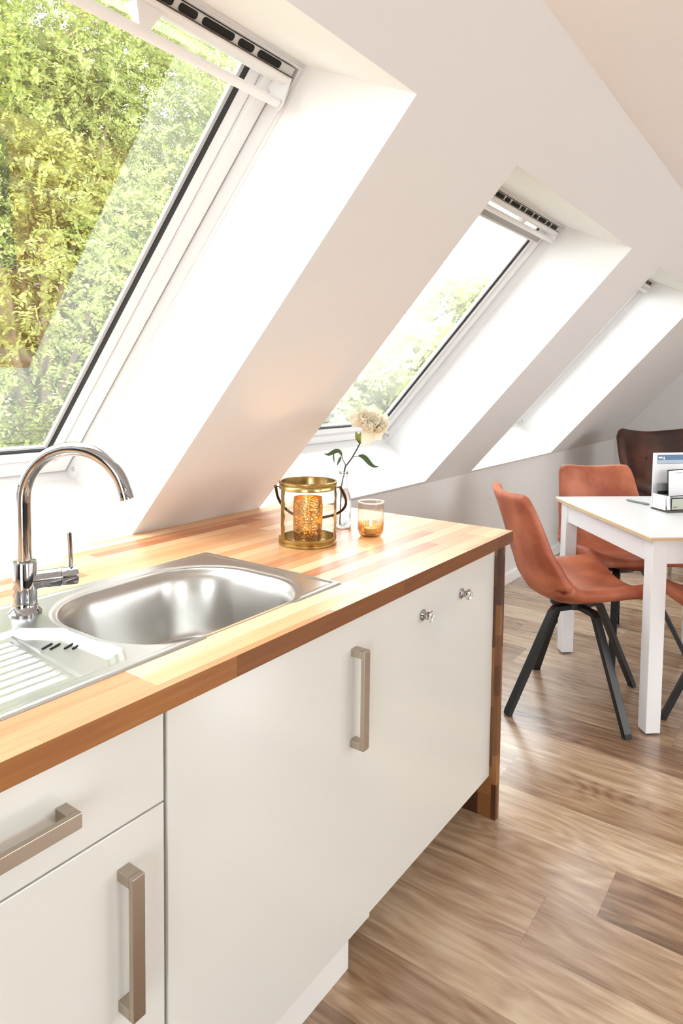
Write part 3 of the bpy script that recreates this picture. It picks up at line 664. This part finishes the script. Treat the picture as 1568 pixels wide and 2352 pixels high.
def peony():
    # frame: a = image right, c = towards the camera, z up; origin at the bottle
    P = empty('peony', (1.728, 1.243, ZT + .01), 0, 'single cream peony on a dark stem with drooping leaves in the glass bottle', 'flower')
    a = Vector((.576, -.817, 0)); f = Vector((.82, .57, 0)); Z = Vector((0, 0, 1))
    def W(x, z_, d=0): return a * x + f * d + Z * z_
    s = 1 / 741.0
    px = lambda u, v, d=0: W((u - 793) * s, (1215 - v) * s - .012, d)
    stem = [W(-.010, .0, .004), W(-.008, .08, .002), px(788, 1118), px(797, 1070), px(812, 1050), px(824, 1028), px(835, 1005)]
    MB().tube(stem, [.0022, .0022, .0022, .0026, .0024, .0022, .0026], 8).build('stem', M_stem, P, smooth=60)
    MB().tube([px(798, 1068), px(795, 1062), px(791, 1055), px(789, 1046), px(785, 1040)], [.0016, .0014, .0012, .0012, .001], 6).build('side_twig', M_stem, P, smooth=60); tw = MB().tube([px(816, 1046), px(822, 1047), px(828, 1044)], [.0013, .0012, .001], 6)
    tw.build('side_twig', M_stem, P, smooth=60)
    def leaf(path, wid, name='leaf', m_=M_green, tiltv=(0, 0, 1)):
        pts = [Vector(p) for p in path]; vs = []; fs = []; n = len(pts)
        for i, p in enumerate(pts):
            t = (pts[min(i + 1, n - 1)] - pts[max(i - 1, 0)]).normalized(); sd_ = t.cross(Vector(tiltv)).normalized(); nn = sd_.cross(t)
            k = i / (n - 1); w_ = wid * (math.sin(math.pi * min(1, k ** .75 + .02)) ** .8) + .0006
            vs += [p - sd_ * w_ + nn * w_ * .35, p, p + sd_ * w_ + nn * w_ * .35]
        for i in range(n - 1):
            fs += [(i * 3, i * 3 + 1, i * 3 + 4, i * 3 + 3), (i * 3 + 1, i * 3 + 2, i * 3 + 5, i * 3 + 4)]
        MB().add(vs, fs).build(name, m_, P, smooth=80, solid=.0006, sub=1)
    tv = tuple(-f + Z * .9 - a * .1)
    tb_ = tuple(-f * .9 + Z * .5)
    leaf([px(826, 1045), px(834, 1044), px(842, 1048, -.005), px(850, 1057, -.008), px(857, 1065, -.01), px(866, 1070, -.01), px(876, 1068, -.01)], .0085, tiltv=tb_)
    leaf([px(789, 1046), px(785, 1036), px(778, 1033), px(769, 1036, -.005), px(761, 1041, -.008), px(754, 1043, -.01), px(747, 1039, -.01)], .0075, tiltv=tb_)
    leaf([px(787, 1045), px(784, 1052), px(780, 1060, -.006), px(777, 1068, -.008)], .005, tiltv=tuple(-f + a * .3))
    leaf([px(769, 1037), px(768, 1046), px(769, 1055, .003), px(771, 1063, .004)], .003, tiltv=tuple(-f + a * .8))
    leaf([px(833, 1010), px(826, 1004, -.012), px(823, 996, -.015), px(820, 986, -.012)], .009, 'sepal', M_lime, tiltv=tuple(-f))
    leaf([px(833, 1012), px(829, 1004, -.015), px(829, 996, -.017), px(832, 988, -.012)], .008, 'sepal', M_lime, tiltv=tuple(-f))
    leaf([px(831, 1016), px(826, 1008, -.010), px(824, 1000, -.014), px(822, 993, -.012)], .0045, 'sepal', M_green, tiltv=tuple(-f))
    # blossom: rings of cupped petals round an axis tipped towards the camera and to the right
    cen = px(856, 968); ax = (-f * .62 + Z * .62 + a * .28).normalized(); e1 = ax.cross(Z).normalized(); e2 = ax.cross(e1)
    rr = random.Random(4); mb = MB()
    rings = [(7, .012, .054, 1.68, .040), (9, .014, .052, 1.42, .038), (9, .012, .050, 1.15, .036), (9, .010, .046, .92, .030), (8, .007, .040, .70, .024), (7, .004, .032, .48, .018)]
    for ri, (cnt, r0, ln, op, wd) in enumerate(rings):
        for k in range(cnt):
            th = 2 * math.pi * (k + .5 * (ri % 2) + rr.uniform(-.25, .25)) / cnt; o_ = op + rr.uniform(-.16, .16); L_ = ln * rr.uniform(.85, 1.12); w_ = wd * rr.uniform(.85, 1.12)
            rd = e1 * math.cos(th) + e2 * math.sin(th); tn = ax.cross(rd)
            ph = rr.uniform(0, 6); notch = rr.uniform(.0, .18)
            def Pp(i, j):
                u = i * 2 - 1; v = j
                ang = o_ * (.70 + .40 * v) if ri < 1 else o_ * (1.22 - .62 * v)
                d = rd * math.sin(ang) + ax * math.cos(ang)
                pos = cen - ax * .012 + rd * r0 + d * L_ * v * (1 - notch * (1 - abs(u)) ** 2 * v ** 3)
                prof = math.sin(math.pi * (.16 + .70 * v ** .8)) ** .7
                wid = w_ * .5 * 1.25 * prof
                cup = (.42 * u * u) * wid * (1 if ri < 5 else 1.4)
                nrm_ = ax * math.sin(ang) - rd * math.cos(ang)
                pos = pos + tn * u * wid + nrm_ * cup + nrm_ * (.0040 * math.sin(u * 6 + ph) * v * v + .004 * v * v * (1 if ri < 2 else -.3))
                return pos
            mb.grid(Pp, 7, 7)
    mb.build('blossom', M_petal, P, smooth=80)
    return P
peony()

# ------------------------------------------------------------------ dining table
TH = .79
F = Vector((2.728, .522, 0)); ang = R(41); e1 = Vector((math.cos(ang), math.sin(ang), 0)); e2 = Vector((math.sin(ang), -math.cos(ang), 0)); TL, TW = .90, .78
tb = empty('dining_table', F, ang, 'white dining table with square legs and a pale wood edge to its top', 'table')
# local: +x along e1, -y along e2
def tbx(x0, x1, y0, y1, z0, z1): return MB().box(x0, x1, -y1, -y0, z0, z1)
tbx(0, TL, 0, TW, TH - .020, TH).build('tabletop', M_tabwhite, tb, bevel=.0012)
eb = MB().ring((-.0012, TL + .0012, -TW - .0012, .0012), (.0002, TL - .0002, -TW + .0002, -.0002), TH - .017, TH - .006); eb.build('edge_band', M_tabedge, tb)
ap = MB().ring((.035, TL - .035, -TW + .035, -.035), (.055, TL - .055, -TW + .055, -.055), TH - .115, TH - .0205); ap.build('apron', M_tabwhite, tb)
for lx in (.022, TL - .082):
    for ly in (.022, TW - .082):
        g = tbx(lx, lx + .060, ly, ly + .060, .006, TH - .0205).build('leg', M_tabwhite, tb, bevel=.0025)
        tbx(lx + .008, lx + .052, ly + .008, ly + .052, 0, .0062).build('glide', M_black, g)

# ------------------------------------------------------------------ shell chairs
def shell(u, t):
    """u -1..1 across, t 0..1 from seat front over the fold to the top of the back; local +x is forward"""
    prof = [(0.0, .225, .470), (.06, .228, .495), (.12, .210, .508), (.25, .12, .502), (.38, .0, .492), (.48, -.10, .490), (.56, -.160, .510), (.63, -.195, .555), (.72, -.228, .64), (.82, -.258, .74), (.92, -.292, .845), (.97, -.312, .895), (1.0, -.325, .915)]
    wid = [(0.0, .20), (.05, .228), (.12, .240), (.3, .246), (.5, .246), (.6, .24), (.7, .228), (.85, .205), (.95, .195), (1.0, .175)]
    def lerp(tab, t_):
        for i in range(len(tab) - 1):
            if t_ <= tab[i + 1][0]:
                k = (t_ - tab[i][0]) / (tab[i + 1][0] - tab[i][0]); return [a + (b - a) * k for a, b in zip(tab[i][1:], tab[i + 1][1:])]
        return list(tab[-1][1:])
    x, z_ = lerp(prof, t); x2, z2 = lerp(prof, min(1, t + .02)); x1, z1 = lerp(prof, max(0, t - .02))
    tx, tz = x2 - x1, z2 - z1; l = math.hypot(tx, tz) or 1; nx_, nz_ = (tz / l, -tx / l)      # normal towards the sitter
    w_ = lerp(wid, t)[0]
    curl = .056 * abs(u) ** 2.1 * (1 - .35 * max(0, (t - .7) / .3)) * min(1, .25 + t * 5)
    if .45 < t < .75: curl += .018 * abs(u) ** 2.1 * math.sin((t - .45) / .3 * math.pi)
    drop = .012 * abs(u) ** 4 * max(0, (t - .85) / .15)
    rise = .0 * max(0, (abs(u) - .75) / .25) ** 2 * max(0, (t - .9) / .1)
    return Vector((x + nx_ * curl, u * w_, z_ + nz_ * curl - drop + rise))
def make_chair():
    c = empty('dining_chair', (0, 0, 0))
    def loop(t, TH_=.052):
        e = 1.0
        if t < .035: e = math.sqrt(max(0, 1 - (1 - t / .035) ** 2))
        if t > .965: e = math.sqrt(max(0, 1 - (1 - (1 - t) / .035) ** 2))
        th = TH_ * (1 - .28 * min(1, max(0, (t - .5) / .2)))
        nu = 18; out = []; N_ = []; P_ = []
        for i in range(nu + 1):
            u = (i / nu * 2 - 1) * .985; d = .012
            pu = shell(min(.999, u + d), t) - shell(max(-.999, u - d), t); pt = shell(u, min(1, t + d)) - shell(u, max(0, t - d))
            n_ = pt.cross(pu); n_ = -n_ if n_.dot(Vector((.7, 0, 1))) < 0 else n_
            P_.append(shell(u, t)); N_.append(n_.normalized())
        for i in range(nu + 1): out.append(P_[i] - N_[i] * th / 2 * (1 - e))
        for a in (45, 90, 135):
            ed = (P_[-1] - P_[-2]).normalized(); out.append(P_[-1] - N_[-1] * th / 2 * (1 - e * math.cos(R(a))) + ed * th / 2 * math.sin(R(a)) * .8)
        for i in range(nu, -1, -1): out.append(P_[i] - N_[i] * th / 2 * (1 + e))
        for a in (135, 90, 45):
            ed = (P_[0] - P_[1]).normalized(); out.append(P_[0] - N_[0] * th / 2 * (1 - e * math.cos(R(a))) + ed * th / 2 * math.sin(R(a)) * .8)
        return out
    def body(ts, name):
        mb = MB(); L_ = [loop(t) for t in ts]; k = len(L_[0]); mb.v = [tuple(p) for l in L_ for p in l]
        for j in range(len(ts) - 1):
            for i in range(k): mb.f.append((j * k + i, j * k + (i + 1) % k, (j + 1) * k + (i + 1) % k, (j + 1) * k + i))
        mb.f += [tuple(range(k)), tuple(range((len(ts) - 1) * k, len(ts) * k))]
        return mb.build(name, M_leather, c, smooth=50)
    T0 = .548
    body([0, .002, .008, .018, .03, .045] + [.045 + (T0 - .045) * i / 24 for i in range(1, 25)], 'seat')
    body([T0 + .0005 + (.955 - T0) * i / 24 for i in range(24)] + [.955, .97, .982, .992, .998, 1.0], 'backrest')
    MB().lathe([(0, .405), (.085, .405), (.09, .41), (.09, .432), (0, .434)], 24, (-.01, 0, 0)).build('seat_mount', M_blkmetal, c, smooth=40)
    return c
def add_legs(c, rot, rad=.335, oy=0.0, ox=0.0, each=None):
    for k in range(4):
        a = rot + k * math.pi / 2
        if each: a, rad = R(each[k][0]), each[k][1]
        d = Vector((math.cos(a), math.sin(a), 0))
        MB().tube([Vector((-.01, 0, .418)) + d * .03, Vector((-.01, 0, .418)) + d * .115, Vector((-.01, 0, .404)) + d * .130, d * (rad - .004) + Vector((-.01, 0, .015)), d * rad + Vector((-.01, 0, .0))], 1, sq=(.022, .034)).build('leg', M_blkmetal, c, bevel=.002).location = (ox, oy, 0)
def copy_tree(o, parent=None):
    c = o.copy(); COL.objects.link(c); c.parent = parent
    for ch in [x for x in bpy.data.objects if x.parent == o]: copy_tree(ch, c)
    return c
CHG = 'cognac leather dining chairs round the white table'
ch1 = make_chair(); ch1.location = (2.94, .868, 0); ch1.rotation_euler = (0, 0, R(-50)); tag(ch1, 'cognac leather shell chair nearest the worktop, seen from its back', 'chair', CHG)
ch2 = copy_tree(ch1); ch2.location = (3.65, .855, 0); ch2.rotation_euler = (0, 0, R(221)); tag(ch2, 'cognac leather shell chair behind the table, its backrest facing the camera', 'chair', CHG)
ch3 = copy_tree(ch1); ch3.location = (3.045, .218, 0); ch3.rotation_euler = (0, 0, R(41)); tag(ch3, 'cognac leather shell chair at the right edge, only its seat side and a leg showing', 'chair', CHG)
add_legs(ch1, 0, oy=-.055, each=((149 + 50, .345), (233 + 50, .335), (-31 + 50, .34), (49 + 50, .32))); add_legs(ch2, R(12 - 221)); add_legs(ch3, R(108 - 41), rad=.295)

# ------------------------------------------------------------------ wing armchair
arm = empty('wing_armchair', (5.66, .90, 0), R(228), 'dark brown leather wing armchair with a curved top edge in the far corner', 'armchair')
def wing(u, t):
    z_ = .42 + t * .58; top = .050 * (min(abs(u), .8) ** 1.6) * max(0, (t - .7) / .3) - .07 * max(0, (t - .7) / .3) * max(0, (abs(u) - .8) / .2) ** 2
    w_ = .30 + .09 * min(1, max(0, (t - .15) / .5)) ; fw = .20 * abs(u) ** 2.4
    return Vector((-.20 - .16 * t + fw, u * w_, z_ + top))
MB().grid(lambda i, j: wing(i * 2 - 1, j), 20, 14).build('backrest', M_leather2, arm, smooth=80, solid=.06, sub=1, offset=1)
sc_ = MB().box(-.22, .30, -.29, .29, .30, .47); sc_.build('seat_cushion', M_leather2, arm, bevel=.04, segs=4, smooth=60)
for sg in (-1, 1):
    MB().tube([(-.24, sg * .33, .60), (-.05, sg * .335, .615), (.12, sg * .33, .60), (.24, sg * .315, .57), (.28, sg * .30, .45), (.26, sg * .29, .33)], [.05, .048, .046, .044, .046, .04], 14).build('armrest', M_leather2, arm, smooth=70)
    for xx in (-.22, .24): MB().tube([(xx * .8, sg * .2, .31), (xx * 1.15, sg * .27, 0)], [.018, .011], 12).build('leg', M_bark, arm, smooth=60)
for zz, us_ in ((.78, (-.6, -.2, .2, .6)), (.66, (-.4, 0, .4))):
    for u in us_:
        p = wing(u, (zz - .42) / .58); bt = MB().lathe([(0, -.004), (.010, -.003), (.013, 0), (.010, .004), (0, .006)], 12, (0, 0, 0)).build('button', M_leather2, arm, smooth=60); bt.location = (p.x + .004, p.y, p.z); bt.rotation_euler = (0, R(75), 0)

# ------------------------------------------------------------------ brochure stand on the table
bs = empty('brochure_stand', (3.345, .632, TH), R(229), 'clear acrylic stand full of leaflets and cards at the right end of the tabletop', 'brochure stand')
# local +x towards the viewer, +y to the viewer's left... width runs along y
M_acr = glassmat('acrylic', (.96, .97, .97), .02, 1.5); M_edgeblk = mat('dark_acrylic_edge', (.05, .035, .03), .3)
M_blue = mat('blue_print', (.10, .19, .33), .5); M_sky = mat('pale_blue_print', (.42, .53, .62), .5); M_greyp = mat('grey_print', (.20, .20, .20), .5); M_greenp = mat('grey_green_print', (.46, .48, .40), .5)
Yl, Yr = .002, .212
def bx(n, m_, x0, x1, y0, y1, z0, z1, p=bs, **k): return MB().box(x0, x1, y0, y1, z0, z1).build(n, m_, p, **k)
bx('base_plate', M_edgeblk, -.03, .088, Yl + .002, Yr, .0, .009, bevel=.001)
hd = bx('leaflet', M_paper, -.020, -.017, Yl - .004, Yr - .01, .008, .262)
bx('printed_photo', M_blue, -.0168, -.0162, Yl + .018, Yr - .02, .210, .252, hd)
bx('photo_clouds', M_sky, -.0162, -.0158, Yl + .020, Yr - .02, .212, .228, hd)
bx('photo_title', M_paper, -.0160, -.0156, Yl + .024, Yl + .044, .236, .243, hd); bx('photo_title', M_paper, -.0160, -.0156, Yl + .050, Yl + .056, .230, .243, hd)
bk = bx('booklet', M_greyp, .004, .008, Yl + .006, Yr - .05, .070, .122); bx('booklet_band', M_slot, .0082, .0090, Yl + .006, Yr - .05, .072, .088, bk)
cd = MB().box(0, .002, 0, .10, 0, .125).build('framed_card', M_slot, bs); cd.location = (.030, Yl + .043, .062); cd.rotation_euler = (R(3), 0, 0)
MB().box(.002, .0032, .0035, .097, .0035, .121).build('card_face', M_paper, cd)
MB().box(.0033, .0036, 0.040, .075, .108, .110).build('card_line', M_greyp, cd)
fp = bx('front_pocket', M_slot, .078, .080, Yl + .022, Yr - .004, .010, .066, bevel=.004); bx('pocket_card', M_greenp, .0802, .0812, Yl + .026, Yr - .008, .013, .062, fp)
bx('pocket_text', M_greyp, .0813, .0816, Yl + .032, Yl + .054, .021, .027, fp)
bx('side_sheet', M_paper, -.016, .070, Yl + .0005, Yl + .0035, .009, .075)
MB().add([(.070, Yl + .003, .075), (.070, Yl + .022, .075), (.078, Yl + .022, .012), (.078, Yl + .003, .012)], [(0, 1, 2, 3)]).build('pocket_corner', M_paper, bs, solid=.001)
pen = empty('pen', (3.475, .735, TH + .006), R(60), 'small grey pen lying beside the brochure stand', 'pen')
MB().tube([(-.07, 0, 0), (-.06, 0, 0), (.055, 0, 0), (.07, 0, 0)], [.004, .0055, .0055, .0015], 10).build('barrel', mat('grey_plastic', (.22, .22, .22), .3), pen, smooth=50)
MB().tube([(-.068, 0, .007), (-.03, 0, .008)], .0012, 6).build('clip', M_chrome, pen)
